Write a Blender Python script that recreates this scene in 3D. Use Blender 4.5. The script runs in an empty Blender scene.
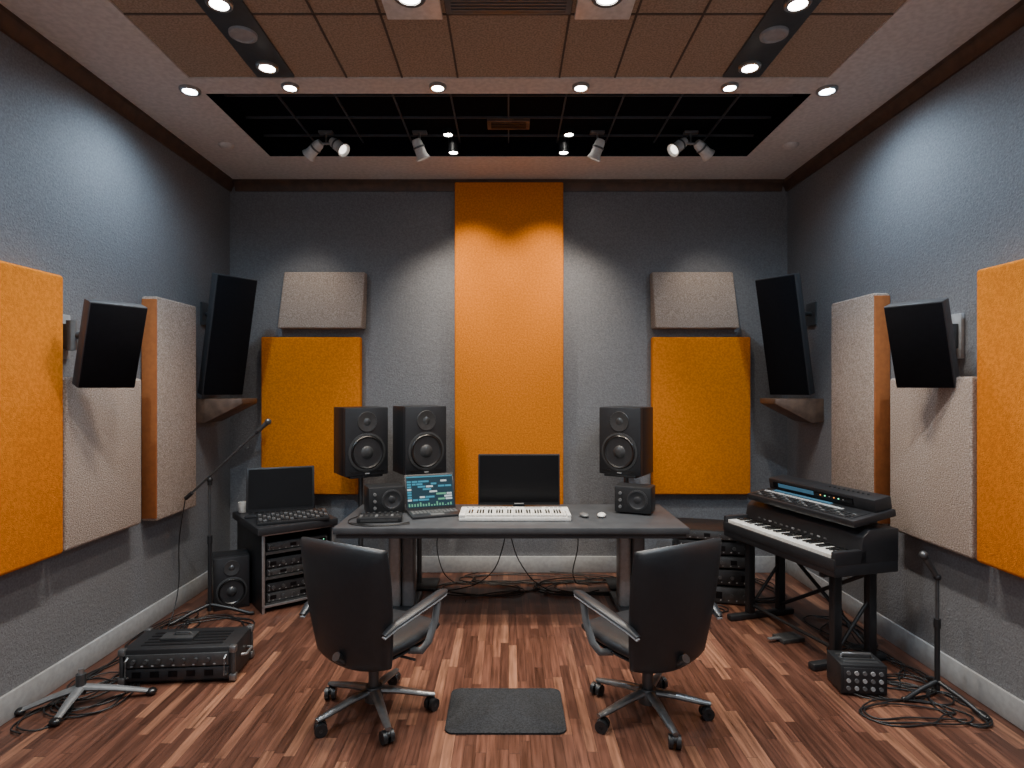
import bpy, bmesh, math, random
from mathutils import Matrix, Vector, Euler
random.seed(7)
R=math.radians
scene=bpy.context.scene

# ---------------------------------------------------------------- materials
def newmat(name):
    m=bpy.data.materials.new(name); m.use_nodes=True
    nt=m.node_tree; b=nt.nodes['Principled BSDF']
    return m,nt,b
def mat(name,col,rough=.5,metal=0,col2=None,vscale=30,bump=0,bscale=200,bdist=.002,emis=None,estr=0,spec=.5,detail=4):
    m,nt,b=newmat(name); N=nt.nodes; L=nt.links
    b.inputs['Base Color'].default_value=(*col,1)
    b.inputs['Roughness'].default_value=rough
    b.inputs['Metallic'].default_value=metal
    b.inputs['Specular IOR Level'].default_value=spec
    tc=N.new('ShaderNodeTexCoord')
    if col2 is None: col2=tuple(c*.85 for c in col)
    nz=N.new('ShaderNodeTexNoise'); nz.inputs['Scale'].default_value=vscale; nz.inputs['Detail'].default_value=detail
    L.new(tc.outputs['Object'],nz.inputs['Vector'])
    cr=N.new('ShaderNodeValToRGB'); cr.color_ramp.elements[0].position=.38; cr.color_ramp.elements[1].position=.62
    cr.color_ramp.elements[0].color=(*col2,1); cr.color_ramp.elements[1].color=(*col,1)
    L.new(nz.outputs['Fac'],cr.inputs['Fac']); L.new(cr.outputs['Color'],b.inputs['Base Color'])
    if bump:
        n2=N.new('ShaderNodeTexNoise'); n2.inputs['Scale'].default_value=bscale; n2.inputs['Detail'].default_value=5
        L.new(tc.outputs['Object'],n2.inputs['Vector'])
        bp=N.new('ShaderNodeBump'); bp.inputs['Strength'].default_value=bump; bp.inputs['Distance'].default_value=bdist
        L.new(n2.outputs['Fac'],bp.inputs['Height']); L.new(bp.outputs['Normal'],b.inputs['Normal'])
    if emis:
        b.inputs['Emission Color'].default_value=(*emis,1); b.inputs['Emission Strength'].default_value=estr
    return m

def wall_mat():
    m,nt,b=newmat('wall_plaster'); N=nt.nodes; L=nt.links
    tc=N.new('ShaderNodeTexCoord')
    nz=N.new('ShaderNodeTexNoise'); nz.inputs['Scale'].default_value=80; nz.inputs['Detail'].default_value=6
    L.new(tc.outputs['Object'],nz.inputs['Vector'])
    cr=N.new('ShaderNodeValToRGB'); e=cr.color_ramp.elements
    e[0].position=.35; e[0].color=(.142,.147,.160,1); e[1].position=.65; e[1].color=(.200,.207,.222,1)
    L.new(nz.outputs['Fac'],cr.inputs['Fac']); L.new(cr.outputs['Color'],b.inputs['Base Color'])
    b.inputs['Roughness'].default_value=.75
    n2=N.new('ShaderNodeTexNoise'); n2.inputs['Scale'].default_value=42; n2.inputs['Detail'].default_value=8; n2.inputs['Distortion'].default_value=1.5
    L.new(tc.outputs['Object'],n2.inputs['Vector'])
    wv=N.new('ShaderNodeTexWave'); wv.wave_type='BANDS'; wv.bands_direction='Z'
    wv.inputs['Scale'].default_value=9; wv.inputs['Distortion'].default_value=14; wv.inputs['Detail'].default_value=3; wv.inputs['Detail Scale'].default_value=.8
    L.new(tc.outputs['Object'],wv.inputs['Vector'])
    ma=N.new('ShaderNodeMath'); ma.operation='MULTIPLY_ADD'; ma.inputs[1].default_value=.07
    L.new(wv.outputs['Fac'],ma.inputs[0]); L.new(n2.outputs['Fac'],ma.inputs[2])
    bp=N.new('ShaderNodeBump'); bp.inputs['Strength'].default_value=.5; bp.inputs['Distance'].default_value=.011
    L.new(ma.outputs[0],bp.inputs['Height']); L.new(bp.outputs['Normal'],b.inputs['Normal'])
    return m

def floor_mat():
    m,nt,b=newmat('floor_wood_strips'); N=nt.nodes; L=nt.links
    tc=N.new('ShaderNodeTexCoord'); sp=N.new('ShaderNodeSeparateXYZ'); L.new(tc.outputs['Object'],sp.inputs[0])
    def M(op,a,c=None):
        n=N.new('ShaderNodeMath'); n.operation=op
        for i,v in enumerate((a,c)):
            if v is None: continue
            if isinstance(v,(int,float)): n.inputs[i].default_value=v
            else: L.new(v,n.inputs[i])
        return n.outputs[0]
    xw=M('DIVIDE',sp.outputs['X'],.055); row=M('FLOOR',xw)
    w1=N.new('ShaderNodeTexWhiteNoise'); w1.noise_dimensions='1D'; L.new(row,w1.inputs['W'])
    yl=M('ADD',M('DIVIDE',sp.outputs['Y'],.62),M('MULTIPLY',w1.outputs['Value'],7.3))
    pl=M('FLOOR',yl)
    cb=N.new('ShaderNodeCombineXYZ'); L.new(row,cb.inputs[0]); L.new(pl,cb.inputs[1])
    w2=N.new('ShaderNodeTexWhiteNoise'); w2.noise_dimensions='2D'; L.new(cb.outputs[0],w2.inputs['Vector'])
    cr=N.new('ShaderNodeValToRGB'); cr.color_ramp.interpolation='LINEAR'; e=cr.color_ramp.elements
    e[0].position=0; e[0].color=(.062,.025,.016,1); e[1].position=1; e[1].color=(.235,.110,.066,1)
    for p,c in ((.35,(.090,.037,.024,1)),(.65,(.120,.050,.032,1)),(.85,(.160,.071,.044,1))):
        k=e.new(p); k.color=c
    L.new(w2.outputs['Value'],cr.inputs['Fac'])
    mp=N.new('ShaderNodeMapping'); mp.inputs['Scale'].default_value=(60,3,1)
    ad=N.new('ShaderNodeVectorMath'); ad.operation='ADD'
    cb2=N.new('ShaderNodeCombineXYZ'); L.new(M('MULTIPLY',w2.outputs['Value'],50),cb2.inputs[2])
    L.new(tc.outputs['Object'],mp.inputs[0]); L.new(mp.outputs[0],ad.inputs[0]); L.new(cb2.outputs[0],ad.inputs[1])
    g=N.new('ShaderNodeTexNoise'); g.inputs['Scale'].default_value=1; g.inputs['Detail'].default_value=5; L.new(ad.outputs[0],g.inputs['Vector'])
    gr=N.new('ShaderNodeMapRange'); gr.inputs[1].default_value=.3; gr.inputs[2].default_value=.7; gr.inputs[3].default_value=.45; gr.inputs[4].default_value=1.4
    L.new(g.outputs['Fac'],gr.inputs[0])
    mx=N.new('ShaderNodeVectorMath'); mx.operation='SCALE'; L.new(cr.outputs['Color'],mx.inputs[0]); L.new(gr.outputs[0],mx.inputs['Scale'])
    fx=M('FRACT',xw); fy=M('FRACT',yl)
    ex=M('MULTIPLY',M('GREATER_THAN',fx,.035),M('GREATER_THAN',fy,.005))
    sm=N.new('ShaderNodeVectorMath'); sm.operation='SCALE'; L.new(mx.outputs[0],sm.inputs[0])
    L.new(M('ADD',M('MULTIPLY',ex,.7),.3),sm.inputs['Scale'])
    L.new(sm.outputs[0],b.inputs['Base Color'])
    L.new(M('ADD',M('MULTIPLY',g.outputs['Fac'],.2),.22),b.inputs['Roughness'])
    bp=N.new('ShaderNodeBump'); bp.inputs['Strength'].default_value=.25; bp.inputs['Distance'].default_value=.002
    L.new(M('ADD',ex,M('MULTIPLY',g.outputs['Fac'],.3)),bp.inputs['Height']); L.new(bp.outputs['Normal'],b.inputs['Normal'])
    return m

WALL=wall_mat(); FLOOR=floor_mat()
SOFFIT=mat('soffit_paint',(.66,.61,.575),.8,bump=.1,bscale=80)
TILE=mat('brown_acoustic_tile',(.42,.32,.24),.9,col2=(.27,.20,.145),vscale=90,bump=.6,bscale=160,bdist=.004)
TILESEAM=mat('tile_seam',(.10,.075,.06),.8)
CROWN=mat('crown_wood',(.095,.052,.032),.45,col2=(.06,.033,.022),vscale=12)
BASEB=mat('baseboard_paint',(.36,.37,.38),.5)
BLACKGRID=mat('black_grid_panel',(.004,.005,.008),.9,spec=.05)
GRIDBAR=mat('grid_bar',(.055,.062,.072),.7,.0)
STRIPD=mat('dark_light_strip',(.05,.065,.075),.5)
ORANGE=mat('orange_felt',(.72,.225,.016),.95,col2=(.58,.168,.011),vscale=60,bump=.8,bscale=150,bdist=.006,spec=.12,detail=8)
BEIGE=mat('beige_acoustic_foam',(.50,.41,.355),.95,col2=(.29,.23,.19),vscale=110,bump=1,bscale=130,bdist=.009,spec=.12,detail=8)
ORSIDE=mat('orange_brown_edge',(.36,.11,.025),.9)
BLK=mat('black_plastic',(.012,.013,.015),.42,bump=.15,bscale=300,bdist=.001)
BLK2=mat('black_satin',(.018,.019,.022),.38)
CABSIDE=mat('cabinet_side_charcoal',(.035,.036,.04),.5)
GRILLE=mat('speaker_grille_cloth',(.007,.007,.009),.95,bump=.5,bscale=500,spec=.1)
CONE=mat('speaker_cone',(.022,.023,.026),.4)
RUB=mat('rubber_ring',(.008,.008,.009),.3)
RING=mat('driver_ring',(.055,.057,.06),.35,.3)
LEATH=mat('black_leather',(.013,.015,.018),.42,bump=.25,bscale=120,bdist=.002)
GRAYP=mat('gray_plastic',(.12,.125,.13),.4)
STEEL=mat('brushed_steel',(.42,.43,.44),.33,.85)
CHAIRM=mat('chair_base_metal',(.25,.255,.26),.33,.85)
LEGM=mat('leg_satin_metal',(.30,.295,.29),.4,.5)
DSTEEL=mat('dark_steel',(.10,.105,.11),.35,.7)
WHITE=mat('white_plastic',(.75,.75,.73),.35)
KEYW=mat('key_white',(.80,.79,.75),.25)
KEYB=mat('key_black',(.01,.01,.01),.25)
DESKM=mat('desk_dark_laminate',(.052,.057,.064),.45,col2=(.040,.044,.05),vscale=8)
DESKE=mat('desk_edge',(.03,.032,.036),.5)
SCR=mat('screen_black_glass',(.004,.004,.005),.3,spec=.25)
SCRB=mat('screen_lit_blue',(.005,.01,.014),.45,emis=(.012,.035,.05),estr=1,spec=.08)
SCRC=mat('screen_lit_cyan',(.01,.04,.06),.45,emis=(.05,.24,.34),estr=1,spec=.08)
SCRG=mat('screen_track_green',(.02,.05,.03),.45,emis=(.12,.34,.22),estr=1,spec=.08)
SCRW=mat('screen_lit_white',(.1,.1,.1),.45,emis=(.45,.55,.58),estr=1.0,spec=.08)
CABLE=mat('cable_rubber',(.010,.010,.011),.45)
MAT=mat('mat_rubber',(.030,.032,.036),.95,col2=(.016,.017,.019),vscale=120,bump=.8,bscale=220,bdist=.005,spec=.2)
WOODD=mat('shelf_dark_wood',(.13,.08,.055),.5,col2=(.08,.048,.034),vscale=14)
LAMP=mat('lamp_glow',(1,1,1),.3,emis=(1,.95,.86),estr=40)
LAMPW=mat('lamp_glow_dim',(1,1,1),.3,emis=(1,.93,.82),estr=3)
LAMPC=mat('lamp_glow_cool',(1,1,1),.3,emis=(.85,.95,1),estr=40)
LED=mat('led_green',(.1,.5,.3),.3,emis=(.2,1,.5),estr=2)
LEDR=mat('led_amber',(.5,.2,.05),.3,emis=(1,.35,.08),estr=1.2)
BLUEP=mat('blue_synth_panel',(.03,.07,.10),.4,emis=(.05,.14,.22),estr=.6,spec=.1)
LABEL=mat('panel_marking',(.35,.36,.37),.5)

# ---------------------------------------------------------------- builder
I4=Matrix.Identity(4)
def T(x,y,z): return Matrix.Translation((x,y,z))
def RX(a): return Matrix.Rotation(a,4,'X')
def RZ(a): return Matrix.Rotation(a,4,'Z')
class B:
    def __init__(s,name): s.name=name; s.bm=bmesh.new(); s.mats=[]
    def mi(s,m):
        if m not in s.mats: s.mats.append(m)
        return s.mats.index(m)
    def merge(s,t,m,M=I4):
        i=s.mi(m)
        for f in t.faces: f.material_index=i
        t.transform(M)
        me=bpy.data.meshes.new('t'); t.to_mesh(me); t.free(); s.bm.from_mesh(me); bpy.data.meshes.remove(me)
    def box(s,c,d,m,bev=0,M=I4,seg=2):
        t=bmesh.new(); bmesh.ops.create_cube(t,size=1)
        for v in t.verts: v.co=Vector((v.co.x*d[0]+c[0],v.co.y*d[1]+c[1],v.co.z*d[2]+c[2]))
        if bev: bmesh.ops.bevel(t,geom=t.edges[:],offset=bev,segments=seg,profile=.5,affect='EDGES')
        s.merge(t,m,M)
    def b2(s,x0,x1,y0,y1,z0,z1,m,bev=0,M=I4,seg=2):
        s.box(((x0+x1)/2,(y0+y1)/2,(z0+z1)/2),(x1-x0,y1-y0,z1-z0),m,bev,M,seg)
    def cyl(s,p0,p1,r,m,r2=None,seg=20,M=I4):
        p0=Vector(p0);p1=Vector(p1);d=p1-p0
        t=bmesh.new(); bmesh.ops.create_cone(t,cap_ends=True,segments=seg,radius1=r,radius2=r if r2 is None else r2,depth=d.length)
        q=d.to_track_quat('Z','Y').to_matrix().to_4x4()
        s.merge(t,m,M@T(*((p0+p1)/2))@q)
    def sph(s,c,r,m,sc=(1,1,1),M=I4,seg=16):
        t=bmesh.new(); bmesh.ops.create_uvsphere(t,u_segments=seg,v_segments=seg//2+2,radius=r)
        s.merge(t,m,M@T(*c)@Matrix.Diagonal((*sc,1)))
    def lathe(s,prof,m,M=I4,seg=28):
        t=bmesh.new(); rings=[]
        for r,h in prof:
            rings.append([t.verts.new((r*math.cos(2*math.pi*k/seg),r*math.sin(2*math.pi*k/seg),h)) for k in range(seg)])
        for a,b in zip(rings,rings[1:]):
            for k in range(seg): t.faces.new((a[k],a[(k+1)%seg],b[(k+1)%seg],b[k]))
        bmesh.ops.remove_doubles(t,verts=t.verts[:],dist=1e-5)
        bmesh.ops.recalc_face_normals(t,faces=t.faces[:])
        s.merge(t,m,M)
    def prism(s,pts,y0,y1,m,M=I4,bev=0):
        t=bmesh.new()
        a=[t.verts.new((x,y0,z)) for x,z in pts]; b=[t.verts.new((x,y1,z)) for x,z in pts]
        t.faces.new(a); t.faces.new(b[::-1]); n=len(pts)
        for k in range(n): t.faces.new((a[k],a[(k+1)%n],b[(k+1)%n],b[k]))
        bmesh.ops.recalc_face_normals(t,faces=t.faces[:])
        if bev: bmesh.ops.bevel(t,geom=t.edges[:],offset=bev,segments=2,profile=.5,affect='EDGES')
        s.merge(t,m,M)
    def tube(s,pts,r,m,seg=10,M=I4,flat=1):
        t=bmesh.new(); pts=[Vector(p) for p in pts]; rings=[]
        for i,p in enumerate(pts):
            d=(pts[min(i+1,len(pts)-1)]-pts[max(i-1,0)]).normalized()
            q=d.to_track_quat('Z','Y').to_matrix()
            rr=r[i] if isinstance(r,(list,tuple)) else r
            rings.append([t.verts.new(p+q@Vector((rr*math.cos(2*math.pi*k/seg),rr*flat*math.sin(2*math.pi*k/seg),0))) for k in range(seg)])
        for a,b in zip(rings,rings[1:]):
            for k in range(seg): t.faces.new((a[k],a[(k+1)%seg],b[(k+1)%seg],b[k]))
        t.faces.new(rings[0][::-1]); t.faces.new(rings[-1])
        s.merge(t,m,M)
    def pad(s,w,h,th,m,M=I4,rnd=.55,curve=0,taper=0,n=20,p=6,vc=0):
        t=bmesh.new()
        def pt(i,j,side):
            u=math.sin(math.pi/2*(2*i/n-1)); v=math.sin(math.pi/2*(2*j/n-1))
            x=u*(1-rnd*(1-math.sqrt(1-v*v/2))); z=v*(1-rnd*(1-math.sqrt(1-u*u/2)))
            mm=max(abs(u),abs(v)); hh=th/2*math.sqrt(max(0,1-mm**p))
            xx=x*w/2*(1+taper*z)
            return t.verts.new((xx,side*hh+curve*x*x+vc*z*z,z*h/2))
        for side in(-1,1):
            g=[[pt(i,j,side) for j in range(n+1)] for i in range(n+1)]
            for i in range(n):
                for j in range(n):
                    f=(g[i][j],g[i+1][j],g[i+1][j+1],g[i][j+1])
                    t.faces.new(f if side<0 else f[::-1])
        bmesh.ops.remove_doubles(t,verts=t.verts[:],dist=1e-5)
        bmesh.ops.recalc_face_normals(t,faces=t.faces[:])
        s.merge(t,m,M)
    def done(s,loc=(0,0,0),rot=(0,0,0)):
        me=bpy.data.meshes.new(s.name)
        for f in s.bm.faces: f.smooth=True
        for e in s.bm.edges:
            if len(e.link_faces)==2 and e.calc_face_angle(0)>R(38): e.smooth=False
        s.bm.to_mesh(me); s.bm.free()
        for m in s.mats: me.materials.append(m)
        o=bpy.data.objects.new(s.name,me); scene.collection.objects.link(o)
        o.location=loc; o.rotation_euler=rot
        return o

# ---------------------------------------------------------------- room
XW=2.71; YB=5.83; ZC=3.80; YF=-1.2
b=B('floor'); b.b2(-XW-.1,XW+.1,YF,YB+.1,-.1,0,FLOOR); b.done()
b=B('wall_back'); b.b2(-XW-.1,XW+.1,YB,YB+.1,0,4.1,WALL); b.done()
b=B('wall_left'); b.b2(-XW-.1,-XW,YF,YB,0,4.1,WALL); b.done()
b=B('wall_right'); b.b2(XW,XW+.1,YF,YB,0,4.1,WALL); b.done()
b=B('baseboard_back'); b.b2(-XW+.02,XW-.02,YB-.02,YB,0,.16,BASEB,.006); b.done()
b=B('baseboard_left'); b.b2(-XW,-XW+.02,YF,YB,0,.15,BASEB,.006); b.done()
b=B('baseboard_right'); b.b2(XW-.02,XW,YF,YB,0,.15,BASEB,.006); b.done()
def crown(name,M,L):
    b=B(name); b.prism([(0,0),(0,-.10),(.018,-.10),(.028,-.07),(.05,-.035),(.06,-.03),(.06,0)],0,L,CROWN,M); b.done()
crown('trim_1',T(-XW,YF,ZC),YB-YF)
crown('trim_2',T(XW,YB,ZC)@RZ(math.pi),YB-YF)
crown('trim_3',T(-XW+.06,YB,ZC)@RZ(-math.pi/2),2*XW-.12)

RXH=2.07
b=B('ceiling')
b.b2(-XW,-RXH,YF,YB,ZC,4.1,SOFFIT); b.b2(RXH,XW,YF,YB,ZC,4.1,SOFFIT)
b.b2(-RXH,RXH,5.21,YB,ZC,4.1,SOFFIT); b.b2(-RXH,RXH,3.89,4.09,ZC,4.1,SOFFIT)
b.b2(-RXH,RXH,4.09,5.21,3.93,4.1,BLACKGRID)
for x in(-RXH,RXH): b.b2(x-.005,x+.005,4.09,5.21,ZC+.004,3.93,BLACKGRID)
b.b2(-RXH,RXH,5.2,5.212,ZC+.004,3.93,BLACKGRID)
b.b2(-RXH,RXH,4.088,4.1,ZC+.004,3.93,BLACKGRID)
for x in(-1.68,-1.26,-.84,-.42,0,.42,.84,1.26,1.68): b.b2(x-.006,x+.006,4.1,5.2,3.915,3.932,GRIDBAR)
for y in(4.36,4.72,5.06): b.b2(-RXH,RXH,y-.006,y+.006,3.914,3.932,GRIDBAR)
b.b2(-RXH,RXH,YF,3.89,3.81,4.1,TILE)
for x in(-1.05,-.69,-.33,.33,.69,1.05): b.b2(x-.006,x+.006,YF,3.89,3.805,3.812,TILESEAM)
for y in(.2,.95,1.7,2.47,3.23): b.b2(-RXH,RXH,y-.006,y+.006,3.805,3.812,TILESEAM)
for x in(-1.5,1.5):
    b.b2(x-.12,x+.12,YF,3.87,3.797,3.814,STRIPD,.003)
b.done()

b=B('ceiling_air_vent')
b.b2(-.33,.33,2.72,3.2,3.785,3.81,GRAYP,.005)
b.b2(-.3,.3,2.75,3.17,3.78,3.80,BLK)
for k in range(16): b.box((0,2.765+k*.0255,3.778),(.6,.012,.008),GRAYP,0)
b.done()
b=B('ceiling_access_panel'); b.b2(-.17,.17,4.74,4.9,3.9,3.93,WOODD,.005)
for k in range(4): b.b2(-.14,.14,4.76+k*.03,4.775+k*.03,3.894,3.9,BLK)
b.done()

def light(name,loc,target,power,col,size=R(95),blend=.9,rad=.05,parent=None):
    l=bpy.data.lights.new(name,'SPOT'); l.energy=power; l.color=col; l.spot_size=size; l.spot_blend=blend; l.shadow_soft_size=rad
    o=bpy.data.objects.new(name,l); scene.collection.objects.link(o)
    d=Vector(target)-Vector(loc)
    if parent:
        o.parent=parent; o.location=Vector(loc)-parent.location
    else: o.location=loc
    o.rotation_euler=d.to_track_quat('-Z','Y').to_euler()
    return o
WARM=(1,.87,.72); NEU=(1,.93,.84); COOL=(.62,.82,1)
def downlight(x,y,z,power,col,r=.05,target=None,lm=LAMP,square=0,size=R(105),blend=.9):
    b=B('recessed_downlight')
    if square: b.b2(-.15,.15,-.19,.19,-.012,.01,WHITE,.006)
    b.lathe([(r*1.5,.01),(r*1.5,-.014),(r*1.35,-.02),(r*1.05,-.018),(r*1.0,.0)],STEEL if not square else GRAYP)
    b.lathe([(.0,-.012),(r*.98,-.012),(r*1.0,-.004)],lm)
    o=b.done((x,y,z))
    t=target or (x,y,0)
    light('lamp',(x,y,z-.05),t,power,col,parent=o,size=size,blend=blend)
for y in(3.73,3.11,1.9,.7):  # two pairs nearest the camera are out of view, added as fill light
    for sx in(-1,1): downlight(sx*1.5,y,3.797,115,NEU,r=.045 if y>3 else .05)
for x in(-1.45,-.47,.48,1.47): downlight(x,3.985,3.80,120,WARM,r=.038,size=R(92))
for sx in(-1,1):
    downlight(sx*2.14,4.03,3.80,95,COOL,r=.045,lm=LAMPC,target=(sx*2.3,4.0,0),size=R(160),blend=1)
    downlight(sx*.505,3.06,3.80,110,WARM,square=1,r=.055,size=R(95))
    downlight(sx*2.2,2.0,3.80,160,COOL,r=.045,lm=LAMPC,target=(sx*2.3,2.3,0),size=R(165),blend=1)  # unseen pair, added to wash the upper side walls bluish
def can(x,y,ztop,zb,power,target):
    b=B('ceiling_can_light')
    b.lathe([(.0,ztop-zb),(.045,ztop-zb),(.045,-.0),(.038,-.004),(.036,.01)],BLK)
    b.lathe([(0,.002),(.036,.002)],LAMP)
    o=b.done((x,y,zb)); light('lamp',(x,y,zb-.04),target,power,WARM,parent=o,size=R(80))
for sx in(-1,1):
    can(sx*.50,4.97,3.93,3.89,85,(sx*.5,4.9,0))
    can(sx*.47,5.12,3.93,3.80,110,(sx*.2,5.83,1.6))
for sx in(-1,1):
    b=B('ceiling_speaker'); b.lathe([(0,-.012),(.055,-.012),(.06,-.018),(.075,-.014),(.078,.004)],LABEL); b.done((sx*1.5,3.39,3.797))
    b=B('smoke_detector'); b.lathe([(0,-.03),(.03,-.03),(.05,-.022),(.06,-.01),(.062,0)],SOFFIT); b.done((sx*2.33,4.95,3.80))
def trackspot(x,y,dirs,power):
    b=B('track_spotlight')
    b.b2(-.06,.06,-.03,.03,.13,.15,GRAYP,.004)
    b.cyl((0,0,.04),(0,0,.14),.009,STEEL)
    if len(dirs)>1: b.cyl((-.11,0,.05),(.11,0,.05),.011,STEEL)
    for hx,hz,d,a in dirs:
        q=Vector(d).to_track_quat('Z','Y').to_matrix().to_4x4()
        M=T(hx,0,hz)@q@Matrix.Scale(1.3,4)
        b.lathe([(0,-.065),(.024,-.065),(.032,-.045),(.034,.0),(.035,.03),(.046,.06),(.042,.062),(.03,.045)],WHITE,M)
        b.lathe([(.0355,-.02),(.0375,-.02),(.0375,-.008),(.0355,-.008)],GRAYP,M)
        b.lathe([(0,.046),(.03,.046)],LAMPW,M)
        b.cyl((hx,0,.055),(hx,0,hz),.007,STEEL)
    o=b.done((x,y,3.78))
    for hx,hz,d,a in dirs:
        dd=Vector(a).normalized(); p=Vector((x+hx,y,3.78+hz))+Vector(d).normalized()*.1
        light('lamp',p,p+dd,power,WARM,parent=o,size=R(62),rad=.03)
for sx in(-1,1):
    trackspot(sx*1.52,5.0,[(sx*.10,.0,(sx*.75,.35,-.55),(sx*.40,.83,-1.9)),(-sx*.10,.03,(-sx*.7,-.3,-.6),(-sx*.5,-.2,-1.6))],38)
    trackspot(sx*.74,5.0,[(0,0,(-sx*.35,.3,-.9),(sx*.02,.83,-1.7))],60)

# ---------------------------------------------------------------- acoustic panels
G=.0015
def panel(name,x0,x1,y0,y1,z0,z1,m,bev=.02):
    b=B(name); cx,cy,cz=(x0+x1)/2,(y0+y1)/2,(z0+z1)/2
    b.box((0,0,0),(x1-x0,y1-y0,z1-z0),m,bev,seg=4)
    return b.done((cx,cy,cz))
panel('orange_acoustic_panel',-.515,.525,5.73,YB-G,.60,3.76,ORANGE,.014)
panel('orange_acoustic_panel',-2.37,-1.42,5.74,YB-G,.77,2.28,ORANGE,.014)
panel('orange_acoustic_panel',1.38,2.32,5.74,YB-G,.77,2.28,ORANGE,.014)
for sx in(-1,1):
    b=B('beige_acoustic_panel'); t=bmesh.new(); s=-sx
    V=[t.verts.new((s*x,y,z)) for x,y,z in ((-.02,-.13,0),(.78,-.13,0),(.80,0,0),(-.02,0,0),(.035,-.10,.54),(.81,-.10,.54),(.81,0,.54),(.035,0,.54))]
    for f in((0,1,5,4),(1,2,6,5),(2,3,7,6),(3,0,4,7),(3,2,1,0),(4,5,6,7)): t.faces.new([V[i] for i in f])
    bmesh.ops.recalc_face_normals(t,faces=t.faces[:])
    bmesh.ops.bevel(t,geom=t.edges[:],offset=.014,segments=3,profile=.5,affect='EDGES')
    b.merge(t,BEIGE); b.done((sx*2.18,YB-G,2.36))
for sx in(-1,1):
    def P(name,a,c,y0,y1,z0,z1,m,bev=.02):
        x0,x1=sorted((sx*a,sx*c)); return panel(name,x0,x1,y0,y1,z0,z1,m,bev)
    P('orange_acoustic_panel',2.59,XW-G,2.35,3.50 if sx<0 else 3.33,.83,2.45,ORANGE)
    P('beige_acoustic_panel',2.60,XW-G,3.52 if sx<0 else 3.37,4.26 if sx<0 else 4.1,.83,1.86,BEIGE)
    b=B('beige_acoustic_panel')
    b.box((0,0,0),(.12,.56,1.66),BEIGE,.016,seg=3)
    b.b2(-.052,.058,-.290,-.272,-.81,.81,ORSIDE,.006)
    b.done((sx*(2.65-G),4.70 if sx<0 else 4.54,1.64))

# ---------------------------------------------------------------- wall speakers
def wallspk(sx):
    b=B('bracket_mounted_speaker')
    M=T(-2.37 if sx<0 else 2.44,3.60 if sx<0 else 3.57,2.04)@RZ(R(56)*(-sx))@RX(R(19))
    b.b2(-.158,.158,0,.085,-.262,.262,CABSIDE,.008,M); b.b2(-.152,.152,-.008,.004,-.256,.256,GRILLE,.004,M)
    b.b2(*sorted((sx*2.708,sx*2.685)),3.56,3.68,1.97,2.24,LABEL,.004)
    b.b2(*sorted((sx*2.69,sx*2.64)),3.58,3.66,2.03,2.18,DSTEEL,.006)
    back=M@Vector((0,.085,.05))
    b.cyl((sx*2.65,3.62,2.11),tuple(back),.022,DSTEEL)
    b.cyl((sx*2.63,3.61,2.02),(sx*2.63,3.61,2.20),.028,GRAYP)
    b.done()
wallspk(-1); wallspk(1)
def cornerspk(sx):
    b=B('tall_column_speaker')
    M=T(sx*(2.41 if sx<0 else 2.37),5.20,2.235)@RZ(R(55)*(-sx))@RX(R(13))
    b.b2(-.185,.185,0,.085,-.52,.52,CABSIDE,.008,M); b.b2(-.178,.178,-.008,.004,-.513,.513,GRILLE,.004,M)
    back=M@Vector((0,.085,.2)); b.cyl((sx*2.70,5.35,back.z),tuple(back),.02,DSTEEL)
    b.b2(*sorted((sx*2.695,sx*2.708)),5.27,5.43,back.z-.1,back.z+.1,DSTEEL)
    b.done()
    b=B('wedge_shelf')
    b.prism([(G,0),(.42,0),(.42,-.045),(.10,-.21),(G,-.20)],5.15,5.47,WOODD,Matrix.Diagonal((-sx,1,1,1)),.004)
    b.done((sx*XW,0,1.70))
cornerspk(-1); cornerspk(1)

# ---------------------------------------------------------------- desk
DZ=.76
b=B('studio_desk')
b.b2(-1.30,1.34,4.43,5.33,DZ-.05,DZ,DESKM,.008)
b.b2(-1.28,1.32,4.45,5.31,DZ-.085,DZ-.05,DESKE,.004)
for x in(-.86,.99):
    b.b2(x-.105,x-.005,4.80,4.95,.03,DZ-.08,LEGM,.028,seg=4)
    b.b2(x+.005,x+.105,4.80,4.95,.03,DZ-.08,GRAYP,.028,seg=4)
    b.b2(x-.12,x+.12,4.62,5.18,0,.04,DSTEEL,.010)
    b.b2(x-.08,x+.08,4.6,5.2,DZ-.11,DZ-.08,DSTEEL,.004)
b.b2(-.76,.89,4.98,5.01,DZ-.16,DZ-.085,DESKE,.003)
b.done()

def drivers(b,w,h,M,scale=1):
    def at(x,z): return M@T(x,0,z)@RX(math.pi/2)
    rw=w*.38*scale; zc=-h*.16
    b.lathe([(rw*1.14,-.0),(rw*1.14,.006),(rw*1.02,.009),(rw,.005)],RING,at(0,zc))
    b.lathe([(rw,.005),(rw*.93,.013),(rw*.84,.005)],RUB,at(0,zc))
    b.lathe([(rw*.84,.005),(rw*.38,.001),(rw*.36,.0015)],CONE,at(0,zc))
    b.lathe([(rw*.38,.001),(rw*.3,.010),(rw*.15,.018),(0,.020)],RING,at(0,zc))
    zt=h*.29; rt=w*.17*scale
    b.lathe([(rt*1.35,0),(rt*1.3,.006),(rt*1.0,.004),(rt*.5,.001)],RING,at(0,zt))
    b.lathe([(rt*.5,.001),(rt*.35,.006),(0,.010)],DSTEEL,at(0,zt))
    for s in(-1,1): b.b2(s*w*.3-w*.09,s*w*.3+w*.09,-.002,.004,-h*.455,-h*.43,RUB,0,M)
    b.b2(-w*.05,w*.05,-.003,.002,-h*.475,-h*.46,LABEL,0,M)
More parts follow.
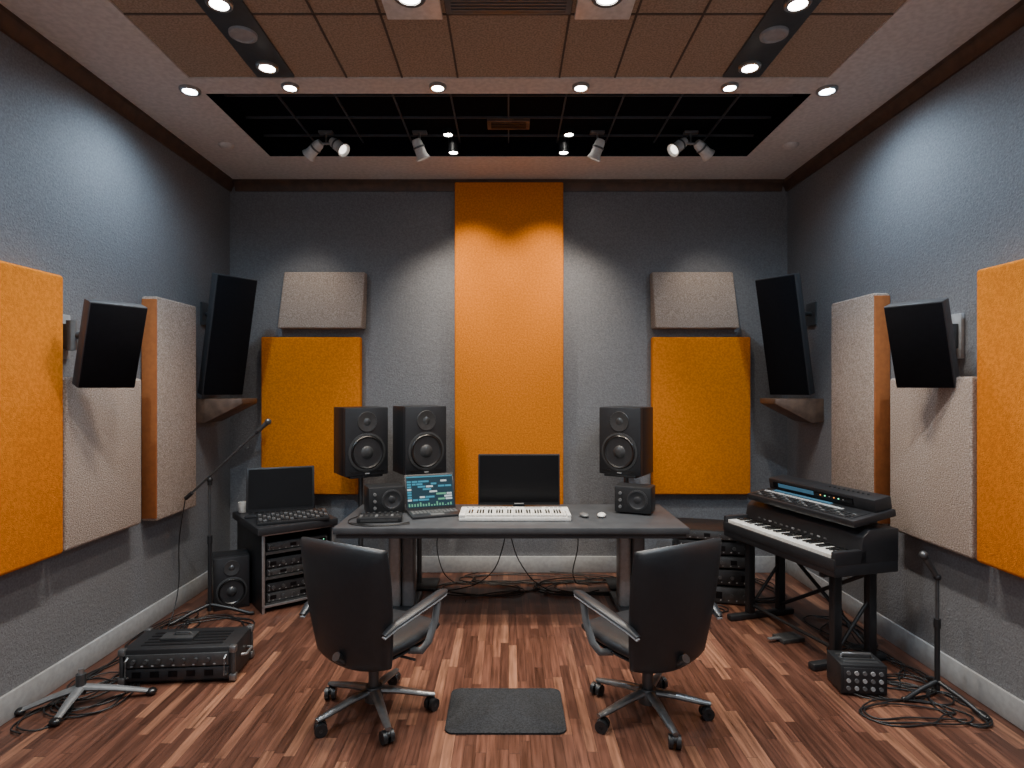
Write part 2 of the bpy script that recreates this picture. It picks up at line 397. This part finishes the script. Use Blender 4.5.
def monitor(name,x,y,zb,a,w,h,d,stand=True):
    b=B(name); M=T(0,0,zb+h/2)@RZ(a)@T(0,-d/2,0)
    b.b2(-w/2,w/2,.03,d,-h/2,h/2,BLK,.010,M)
    b.b2(-w/2,w/2,0,.05,-h/2,h/2,BLK2,.010,M)
    drivers(b,w,h,M@T(0,-.001,0))
    if stand:
        b.cyl((0,0,.02),(0,0,zb-.015),.022,DSTEEL)
        b.b2(-.15,.15,-.15,.15,zb-.02,zb,BLK,.004,RZ(a))
        b.b2(-.17,.17,-.15,.15,0,.02,BLK,.006)
    return b.done((x,y,0))
monitor('studio_monitor_speaker',-1.335,5.42,1.02,R(34),.395,.60,.32)
monitor('studio_monitor_speaker',-.81,5.45,1.03,R(31),.395,.60,.32)
monitor('studio_monitor_speaker',1.07,5.45,1.02,R(-34),.395,.60,.31)
def minispk(x,y,a):
    b=B('desktop_mini_speaker'); M=RZ(a)
    w,h,d=.30,.215,.20
    b.b2(-w/2,w/2,-d/2,d/2,.012,h+.012,BLK,.012,M)
    for fx in(-.09,.09): b.b2(fx-.02,fx+.02,-.07,.07,.001,.014,RUB,.003,M)
    def at(xx,zz): return M@T(xx,-d/2,zz)@RX(math.pi/2)
    b.lathe([(.080,0),(.080,.006),(.070,.008),(.062,.003),(.03,.001),(.026,.004),(0,.008)],CONE,at(.04,.12))
    b.lathe([(.084,0),(.084,.005),(.079,.006)],RING,at(.04,.12))
    for zz in(.06,.115,.17): b.lathe([(.013,0),(.013,.012),(0,.013)],GRAYP,at(-.10,zz))
    b.done((x,y,DZ))
minispk(-1.03,4.98,R(24)); minispk(1.05,4.98,R(-24))
b=B('computer_monitor')
b.b2(-.35,.35,0,.028,.03,.465,BLK,.008); b.b2(-.338,.338,-.002,.002,.055,.453,SCR,.0)
b.b2(-.05,.05,.02,.06,.01,.2,DSTEEL,.006); b.b2(-.14,.14,-.05,.10,.001,.012,BLK2,.004); b.b2(-.04,.04,-.004,0,.040,.046,LABEL)
b.b2(-.35,.35,-.003,0,.030,.034,DSTEEL)
b.done((.09,5.14,DZ))
def keys(b,x0,x1,yf,yb,z,n,M=I4,th=.018):
    w=(x1-x0)/n
    for k in range(n):
        b.b2(x0+k*w+.0009,x0+(k+1)*w-.0009,yf,yb,z-th,z,KEYW,.0012,M,1)
    for k in range(n-1):
        if k%7 in(0,1,3,4,5):
            xc=x0+(k+1)*w; b.b2(xc-w*.28,xc+w*.28,yf+(yb-yf)*.38,yb,z-.005,z+.010,KEYB,.002,M,1)
b=B('midi_keyboard')
b.b2(-.435,.435,-.14,.14,.001,.035,WHITE,.008)
b.b2(-.435,.435,.035,.14,.03,.06,WHITE,.008)
b.b2(-.435,-.385,-.14,.05,.03,.052,WHITE,.006); b.b2(.405,.435,-.14,.05,.03,.052,WHITE,.006)
keys(b,-.38,.40,-.135,.035,.05,36)
for k in range(9): b.cyl((-.38+k*.045,.09,.06),(-.38+k*.045,.09,.070),.008,LABEL,seg=12)
b.b2(.08,.22,.06,.12,.059,.062,LABEL)
for k in range(4): b.b2(.25+k*.035,.275+k*.035,.07,.11,.059,.064,LABEL,.002)
b.done((.05,4.78,DZ))
def laptop(name,loc,a,w,d,h,tilt,lit):
    b=B(name)
    b.b2(-w/2,w/2,-d/2,d/2,.001,.02,BLK2,.005)
    for r in range(5):
        for c in range(12): b.box((-w*.42+c*w*.84/11,-d*.08+r*d*.085,.021),(w*.055,d*.06,.004),GRAYP if lit else RUB)
    b.b2(-w*.13,w*.13,-d*.42,-d*.18,.019,.0215,GRAYP)
    M=T(0,d/2-.004,.018)@RX(R(-tilt))
    b.b2(-w/2,w/2,0,.010,0,h,BLK2,.004,M)
    if lit:
        b.b2(-w*.47,w*.47,-.002,.001,.02,h-.015,SCRB,0,M)
        b.b2(-w*.47,w*.47,-.003,0,h-.028,h-.018,SCRC,0,M)
        rr=random.Random(3)
        for k in range(8):
            zz=.075+k*.022; x=-w*.44
            b.b2(-w*.46,-w*.38,-.003,0,zz,zz+.015,SCRW if k%4==0 else SCRC,0,M); x=-w*.36
            while x<w*.36:
                L_=rr.uniform(.03,.10)*w*2.2; x1=min(x+L_,w*.44)
                if rr.random()<.68: b.b2(x,x1,-.003,0,zz,zz+.015,(SCRC,SCRG,SCRC,SCRW)[rr.randrange(4)],0,M)
                x=x1+.006
        for k in range(16): b.b2(-w*.45+k*w*.056,-w*.45+k*w*.056+w*.03,-.003,0,.028,.028+.03*rr.random()+.005,SCRG,0,M)
    else: b.b2(-w*.47,w*.47,-.002,.001,.02,h-.015,SCR,0,M)
    return b.done(loc,(0,0,a))
laptop('laptop',(-.60,4.90,DZ),R(20),.42,.27,.30,20,True)
b=B('audio_interface')
b.b2(-.17,.17,-.09,.09,.001,.045,BLK,.008)
for k in range(7): b.cyl((-.14+k*.045,.04,.045),(-.14+k*.045,.04,.058),.012,DSTEEL,seg=12)
for k in range(8):
    b.b2(-.15+k*.039,-.13+k*.039,-.07,.005,.044,.049,GRAYP if k%3==0 else DSTEEL)
b.b2(-.14,.14,-.092,-.088,.012,.03,DSTEEL)
b.done((-1.0,4.67,DZ),(0,0,R(8)))
def mouse(x,m,a=0):
    b=B('computer_mouse'); b.sph((0,0,.017),.036,m,(.95,1.55,.5)); b.b2(-.003,.003,.01,.045,.028,.034,GRAYP)
    return b.done((x,4.80,DZ),(0,0,a))
mouse(.605,GRAYP,.3); mouse(.745,WHITE,-.2)

# ---------------------------------------------------------------- chairs
def chair(loc,a):
    b=B('office_chair')
    b.pad(.54,.52,.10,LEATH,T(0,.05,.435)@RX(R(-90)),rnd=.35,p=4)
    b.pad(.48,.46,.04,BLK,T(0,.05,.385)@RX(R(-90)),rnd=.35)
    M=T(0,-.255,.665)@RX(R(8))
    b.pad(.59,.69,.085,LEATH,M,rnd=.26,curve=.06,taper=.09,p=5,vc=.01)
    b.tube([(0,-.285,.42),(0,-.23,.375),(0,-.1,.365)],.024,DSTEEL)
    for s in(-1,1):
        path=[(s*.22,.03,.38),(s*.29,.05,.385),(s*.315,.08,.43),(s*.322,.13,.53),(s*.318,.16,.625)]
        b.tube(path,[.019,.020,.020,.020,.019],GRAYP,12)
        ap=[(s*.285,-.25,.570),(s*.30,-.19,.602),(s*.318,-.08,.630),(s*.322,.08,.650),(s*.316,.20,.658),(s*.30,.25,.652)]
        b.tube(ap,[.018,.028,.033,.035,.033,.020],BLK2,14,flat=.45)
        ap2=[(x,y,z-.014) for x,y,z in ap]
        b.tube(ap2,[.016,.025,.030,.032,.030,.016],LABEL,14,flat=.4)
    b.b2(-.09,.09,-.12,.12,.335,.375,BLK,.012)
    b.cyl((.05,0,.35),(.27,.02,.342),.007,DSTEEL)
    b.cyl((0,0,.10),(0,0,.25),.030,DSTEEL); b.cyl((0,0,.25),(0,0,.35),.018,STEEL)
    b.lathe([(0,.15),(.045,.15),(.055,.12),(.05,.07),(0,.07)],DSTEEL)
    for k in range(5):
        an=R(90+72*k+18); c,s_=math.cos(an),math.sin(an)
        b.tube([(.03*c,.03*s_,.128),(.14*c,.14*s_,.115),(.28*c,.28*s_,.088),(.335*c,.335*s_,.080)],[.030,.026,.021,.016],CHAIRM,12,flat=.7)
        MM=T(.325*c,.325*s_,0)@RZ(an+.6*k)
        b.cyl((0,0,.05),(0,0,.085),.009,DSTEEL,M=MM)
        b.cyl((-.030,.0,.033),(-.008,.0,.033),.033,BLK,M=MM@T(0,.012,0)); b.cyl((.008,0,.033),(.030,0,.033),.033,BLK,M=MM@T(0,.012,0))
        b.cyl((-.030,.012,.033),(.030,.012,.033),.010,DSTEEL,M=MM)
        b.sph((0,.006,.048),.024,BLK,(1,1,.8),MM)
    return b.done(loc,(0,0,a))
chair((-.745,3.32,0),R(-29)); chair((.765,3.30,0),R(29))

b=B('floor_mat')
t=bmesh.new(); pts=[]
for cx,cy,a0 in((.27,.18,0),(-.27,.18,90),(-.27,-.18,180),(.27,-.18,270)):
    for k in range(7): an=R(a0+k*15); pts.append((cx+.05*math.cos(an),cy+.05*math.sin(an)))
lo=[t.verts.new((x,y,.001)) for x,y in pts]; hi=[t.verts.new((x,y,.010)) for x,y in pts]; hi2=[t.verts.new((x*.985,y*.98,.013)) for x,y in pts]
n=len(pts)
for A,C in((lo,hi),(hi,hi2)):
    for k in range(n): t.faces.new((A[k],A[(k+1)%n],C[(k+1)%n],C[k]))
t.faces.new(hi2); t.faces.new(lo[::-1]); b.merge(t,MAT); b.done((-.015,3.335,0))

# ---------------------------------------------------------------- left rack cabinet
def gear(b,w,z0,z1,yf,d,M,k=0):
    b.b2(-w/2,w/2,yf,yf+d,z0,z1,BLK,.004,M)
    h=z1-z0
    b.b2(-w/2+.01,w/2-.01,yf-.004,yf,z0+.006,z1-.006,(DSTEEL,BLK2)[k%2],.001,M)
    for i in range(6):
        xx=-w*.4+i*w*.8/5
        if (i+k)%3: b.cyl((xx,yf-.018,(z0+z1)/2),(xx,yf,(z0+z1)/2),min(.014,h*.28),DSTEEL,seg=12,M=M)
        else: b.b2(xx-.025,xx+.025,yf-.006,yf,(z0+z1)/2-h*.2,(z0+z1)/2+h*.2,SCR,0,M)
    for i in range(9): b.b2(-w*.4+i*w*.1-.004,-w*.4+i*w*.1+.006,yf-.0055,yf,z0+h*.16,z0+h*.23,LABEL,0,M)
    for s in(-1,1): b.tube([(s*w*.465,yf,z0+h*.2),(s*w*.465,yf-.022,z0+h*.25),(s*w*.465,yf-.022,z1-h*.25),(s*w*.465,yf,z1-h*.2)],.005,STEEL,8,M)
    b.b2(w*.42,w*.425+.004,yf-.007,yf,(z0+z1)/2-.004,(z0+z1)/2+.004,LED,0,M)
CA=R(37.4)
b=B('equipment_rack_cabinet')
w,d,h=.59,.78,.69
b.b2(-w/2,-w/2+.03,-d/2,d/2,0,h-.05,BLK,.003); b.b2(w/2-.03,w/2,-d/2,d/2,0,h-.05,BLK,.003)
b.b2(-w/2,w/2,d/2-.02,d/2,0.03,h-.05,BLK)
b.b2(-w/2-.04,w/2+.02,-d/2-.04,d/2+.01,h-.06,h,BLK2,.008)
for z in(.06,.27,.47): b.b2(-w/2+.03,w/2-.03,-d/2+.01,d/2-.02,z-.01,z+.01,DSTEEL)
for x in(-w/2,w/2-.022): b.b2(x,x+.022,-d/2-.006,-d/2,0,h-.055,STEEL,.002)
b.b2(-w/2,w/2,-d/2-.006,-d/2,.045,.065,STEEL,.002); b.b2(-w/2,w/2,-d/2-.006,-d/2,h-.075,h-.058,STEEL,.002)
k=0
for z0,z1 in((.072,.15),(.155,.225),(.282,.34),(.345,.42),(.482,.55)):
    gear(b,.50,z0,z1,-d/2+.03,.4,I4,k); k+=1
b.done((-1.955,5.235,0),(0,0,CA))
laptop('laptop',(-1.99,5.24,.69),R(20),.57,.20,.38,10,False)
b=B('mixing_console')
MZ=RZ(R(90))
b.prism([(-.12,0),(.12,0),(.12,.055),(-.12,.025)],-.28,.28,BLK,MZ,.004)
for i in range(16):
    x=-.255+i*.034
    for j in range(5): b.box((x,-.09+j*.038,.034+.0047*j),(.026,.028,.012),(DSTEEL,GRAYP,BLK2)[(i+j)%3],.002)
b.done((-1.80,5.01,.69),(0,0,R(25)))
b=B('coffee_mug'); b.lathe([(0,.004),(.034,.001),(.04,.01),(.042,.095),(.038,.095),(.036,.012),(0,.010)],WHITE)
b.tube([(.04,0,.075),(.06,0,.072),(.068,0,.05),(.058,0,.028),(.04,0,.025)],.006,WHITE,8); b.done((-2.345,5.30,.69))

monitor('floor_speaker',-2.30,4.97,.001,R(28),.27,.42,.24,False)

def tripod(b,legs,zc,m=BLK,r=.011):
    for (x,y) in legs:
        b.tube([(0,0,zc),(x*.5,y*.5,zc*.62),(x*.92,y*.92,.016),(x,y,.014)],[r,r,r,r*1.1],m,10)
        b.sph((x,y,.015),.014,RUB)
b=B('microphone_stand')
tripod(b,[(.33,.02),(-.20,-.20),(-.15,.26)],.09,r=.013)
b.cyl((0,0,.04),(0,0,.60),.015,BLK); b.cyl((0,0,.58),(0,0,1.06),.010,DSTEEL); b.cyl((0,0,.57),(0,0,.63),.019,BLK)
b.cyl((0,0,1.03),(0,0,1.09),.018,BLK); b.sph((0,0,1.07),.024,BLK)
b.cyl((-.16,.0,.95),(.40,0,1.475),.009,DSTEEL)
b.cyl((-.19,0,.922),(-.14,0,.968),.016,BLK)
dv=Vector((.56,0,.525)).normalized()
p=Vector((.36,0,1.435)); b.cyl(p,p+dv*.05,.013,BLK); b.cyl(p+dv*.03,p+dv*.12,.014,DSTEEL,r2=.019); b.sph(p+dv*.135,.025,DSTEEL)
b.done((-2.35,4.72,0))
b=B('microphone_stand')
tripod(b,[(.10,-.24),(-.22,-.04),(.10,.22)],.10,r=.013)
b.cyl((0,0,.05),(0,0,.45),.014,BLK); b.cyl((0,0,.42),(0,0,.70),.010,DSTEEL); b.cyl((0,0,.41),(0,0,.46),.018,BLK); b.sph((0,0,.70),.02,BLK)
p=Vector((0,0,.70)); dv=Vector((-.5,0,.8)).normalized()
b.cyl(p,p+dv*.13,.014,DSTEEL,r2=.019); b.sph(p+dv*.15,.025,DSTEEL)
b.done((2.48,3.47,0))
b=B('tripod_stand_base')
for x,y in((.34,.10),(-.25,-.12),(.02,-.22)):
    b.tube([(0,0,.095),(x*.5,y*.5,.065),(x,y,.024)],[.032,.026,.019],GRAYP,10,flat=.6)
    b.sph((x,y,.022),.022,RUB,(1.4,1.3,.85))
b.cyl((0,0,.06),(0,0,.17),.026,DSTEEL); b.cyl((0,0,.17),(0,0,.20),.014,STEEL)
b.done((-2.43,3.41,0))

b=B('rack_case')
b.b2(-.33,.33,-.16,.16,.012,.215,BLK,.012)
for x in(-.33,.33):
    for y in(-.16,.16):
        for z in(.03,.20): b.box((x*.975,y*.97,z),(.042,.042,.042),CHAIRM,.008)
        b.box((x*.985,y*.985,.113),(.022,.022,.19),DSTEEL,.004)
for x in(-.28,.28): b.b2(x-.03,x+.03,-.12,.12,0.001,.014,RUB)
b.b2(-.30,.30,-.172,-.16,.03,.10,BLK2,.003); b.b2(-.30,.30,-.172,-.16,.108,.185,DSTEEL,.003)
for i in range(7): b.cyl((-.25+i*.072,-.19,.148),(-.25+i*.072,-.17,.148),.013,DSTEEL,seg=12)
for i in range(5): b.b2(-.26+i*.105,-.21+i*.105,-.176,-.17,.05,.085,SCR)
for i in range(10): b.b2(-.27+i*.06,-.255+i*.06,-.1735,-.17,.115,.122,LABEL)
for s in(-1,1):
    b.tube([(s*.285,-.17,.05),(s*.285,-.20,.06),(s*.285,-.20,.16),(s*.285,-.17,.17)],.006,STEEL,8)
b.tube([(.335,-.06,.12),(.365,-.05,.12),(.365,.05,.12),(.335,.06,.12)],.008,STEEL)
for k in range(5): b.b2(-.24,.24,-.11+k*.045,-.09+k*.045,.214,.218,RUB)
b.b2(-.16,.04,-.05,.05,.215,.235,DSTEEL,.004); b.tube([(-.10,0,.23),(-.08,0,.25),(.0,0,.25),(.02,0,.23)],.006,DSTEEL,8)
b.done((-2.02,3.80,0),(0,0,R(5)))
b=B('rack_gear_stack')
z=.0
for k,hh in enumerate((.15,.14,.11,.12,.09)):
    M=RZ(R((k*37)%7-3)); b.b2(-.24,.24,-.2,.2,z+.001,z+.012,RUB,0,M)
    gear(b,.62-.02*(k%2),z+.01,z+hh-.004,-.24,.46,M,k); z+=hh
b.done((1.76,5.22,0),(0,0,R(-12)))
b=B('stage_box')
b.b2(-.13,.13,-.10,.10,.008,.18,BLK,.008)
for x in(-.1,.1): b.b2(x-.02,x+.02,-.08,.08,0.001,.01,RUB)
b.b2(-.115,.115,-.106,-.10,.02,.165,BLK2,.003)
for r in range(3):
    for c in range(5): b.cyl((-.09+c*.045,-.114,.048+r*.044),(-.09+c*.045,-.102,.048+r*.044),.012,(GRAYP,LABEL)[(r+c)%2],seg=12)
for r in range(3): b.b2(-.10,.10,-.07+r*.05,-.04+r*.05,.179,.183,DSTEEL,.001)
b.tube([(-.09,0,.178),(-.08,0,.205),(.08,0,.205),(.09,0,.178)],.008,CHAIRM)
b.done((2.08,3.59,0),(0,0,R(-6)))

# ---------------------------------------------------------------- digital piano
b=B('digital_piano'); L=.56
b.b2(-L,L,-.25,.25,.62,.70,BLK2,.012)
b.b2(-L,L,-.255,-.235,.66,.735,BLK2,.008)
b.b2(-L,-L+.035,-.25,.0,.69,.78,BLK2,.01); b.b2(L-.035,L,-.25,.0,.69,.78,BLK2,.01)
keys(b,-L+.04,L-.04,-.235,-.06,.755,36,th=.03)
b.prism([(-.06,.69),(-.03,.86),(.02,.90),(.25,.90),(.25,.69)],-L,L,BLK2,Matrix(((0,-1,0,0),(1,0,0,0),(0,0,1,0),(0,0,0,1))),.008)
for k in range(12): b.b2(-.40+k*.06,-.375+k*.06,-.052,-.046,.78,.79,(GRAYP,LABEL)[k%4==2])
for x in(-.36,.42): b.b2(x-.03,x+.03,-.0,.20,.895,.945,DSTEEL,.004)
M=T(0,.09,.945)@RX(R(10))
b.b2(-.48,.55,-.18,.16,0,.05,BLK2,.012,M)
b.b2(-.46,.53,.02,.16,.045,.135,BLK2,.014,M)
b.b2(-.44,.51,-.16,.0,.049,.054,BLK,.002,M)
b.b2(-.42,.34,-.065,-.040,.052,.058,LABEL,.001,M)
b.b2(-.36,.20,-.025,.004,.052,.059,BLUEP,.001,M)
for r in range(3):
    for k in range(18): b.box((-.41+k*.052,-.145+r*.026,.056),(.03,.014,.008),(DSTEEL,GRAYP,BLK2)[(k+r)%3],.001,M)
b.b2(-.40,.36,.012,.021,.072,.115,SCR,.0,M); b.b2(-.34,.02,.0105,.015,.080,.108,BLUEP,0,M)
for k in range(6): b.b2(.08+k*.04,.09+k*.04,.0105,.015,.09,.097,(LEDR,LED,LABEL)[k%3],0,M)
for k in range(9): b.cyl((.10+k*.04,.09,.134),(.10+k*.04,.09,.146),.009,DSTEEL,seg=10,M=M)
for x in(-.42,.42):
    b.b2(x-.03,x+.03,-.30,.28,.001,.045,BLK,.010)
    b.b2(x-.025,x+.025,-.14,-.08,.04,.62,BLK,.006); b.b2(x-.025,x+.025,.14,.20,.04,.62,BLK,.006)
    b.b2(x-.02,x+.02,-.22,.22,.585,.625,BLK,.004)
    b.cyl((x,-.11,.08),(x,.17,.42),.012,BLK)
b.cyl((-.42,.17,.08),(.42,.17,.58),.014,BLK); b.cyl((.42,.17,.08),(-.42,.17,.58),.014,BLK)
b.cyl((-.42,-.09,.1),(.42,-.09,.1),.012,BLK)
b.b2(-.06,.06,-.20,-.02,.001,.03,DSTEEL,.004); b.b2(-.015,.015,-.28,-.18,.02,.032,STEEL,.003)
b.done((2.10,4.30,0),(0,0,R(-74.5)))

# ---------------------------------------------------------------- cables
def cable(pts,r=.005,name='cable'):
    c=bpy.data.curves.new(name,'CURVE'); c.dimensions='3D'; c.bevel_depth=r; c.bevel_resolution=2; c.resolution_u=6
    s=c.splines.new('BEZIER'); s.bezier_points.add(len(pts)-1)
    for bp,p in zip(s.bezier_points,pts):
        bp.co=p; bp.handle_left_type=bp.handle_right_type='AUTO'
    c.materials.append(CABLE)
    o=bpy.data.objects.new(name,c); scene.collection.objects.link(o); return o
def tangle(cx,cy,rx,ry,n,xmin=-2.67,xmax=2.67,ymax=5.78):
    pts=[]; a=random.random()*6
    for k in range(n*6):
        a+=R(60)+random.uniform(-.25,.25); q=random.uniform(.45,1.1)
        x=cx+rx*q*math.cos(a); y=cy+ry*q*math.sin(a)
        pts.append((min(max(x,xmin),xmax),min(y,ymax),.006+.004*(k%3)))
    return cable(pts,.0045,'cable_coil')
tangle(-2.50,3.75,.13,.40,5); tangle(-2.42,3.50,.24,.24,4); tangle(-2.5,4.35,.13,.5,5); tangle(-2.2,4.45,.30,.25,4); tangle(-2.3,4.15,.3,.15,3)
tangle(-2.52,3.25,.12,.2,2)
tangle(2.35,3.85,.24,.35,5); tangle(2.3,3.55,.3,.18,4); tangle(2.45,4.35,.18,.4,4); tangle(2.25,3.30,.32,.12,3); tangle(2.5,3.35,.14,.2,3)
tangle(-.3,5.35,.55,.2,4); tangle(.75,5.4,.55,.22,5); tangle(1.3,5.1,.3,.35,4); tangle(2.1,5.3,.35,.35,4); tangle(1.55,4.85,.22,.12,3)
tangle(-1.2,5.2,.25,.35,4); tangle(.2,5.6,1.0,.12,3); tangle(-1.4,4.9,.2,.25,2)
cable([(.0,5.2,.66),(.02,5.25,.5),(.12,5.3,.22),(.3,5.28,.04),(.6,5.2,.008),(.8,5.3,.008)],.005)
cable([(-.02,5.2,.66),(-.05,5.25,.4),(-.2,5.35,.1),(-.5,5.3,.008),(-.75,5.35,.008)],.005)
cable([(.6,5.3,.66),(.62,5.35,.4),(.6,5.4,.05),(.7,5.45,.008),(1.1,5.35,.008)],.005)
cable([(-.6,5.2,.66),(-.62,5.3,.3),(-.5,5.4,.05),(-.2,5.5,.008),(.3,5.6,.008)],.004)
cable([(-1.2,4.56,.768),(-1.1,4.52,.766),(-.98,4.49,.766),(-.85,4.52,.766),(-.76,4.6,.766)],.004)
cable([(-1.2,4.80,.768),(-1.24,4.65,.766),(-1.15,4.5,.766),(-.9,4.48,.766),(-.75,4.55,.766)],.004)
cable([(-2.54,4.72,.94),(-2.59,4.72,.6),(-2.58,4.68,.2),(-2.55,4.5,.01),(-2.45,4.2,.008)],.004)
cable([(2.25,4.5,.66),(2.4,4.5,.4),(2.45,4.3,.05),(2.4,4.0,.008),(2.2,3.8,.008),(2.1,3.72,.05)],.005)

# ---------------------------------------------------------------- world + camera
w=bpy.data.worlds.new('World'); scene.world=w; w.use_nodes=True
bg=w.node_tree.nodes['Background']; bg.inputs[0].default_value=(.92,.94,1,1); bg.inputs[1].default_value=.55
cam=bpy.data.cameras.new('camera'); co=bpy.data.objects.new('camera',cam); scene.collection.objects.link(co)
cam.sensor_width=36; cam.lens=21.09; cam.shift_x=.0034; cam.shift_y=.003; cam.clip_start=.05
co.location=(0,0,1.8); co.rotation_euler=(R(90),0,0)
scene.camera=co
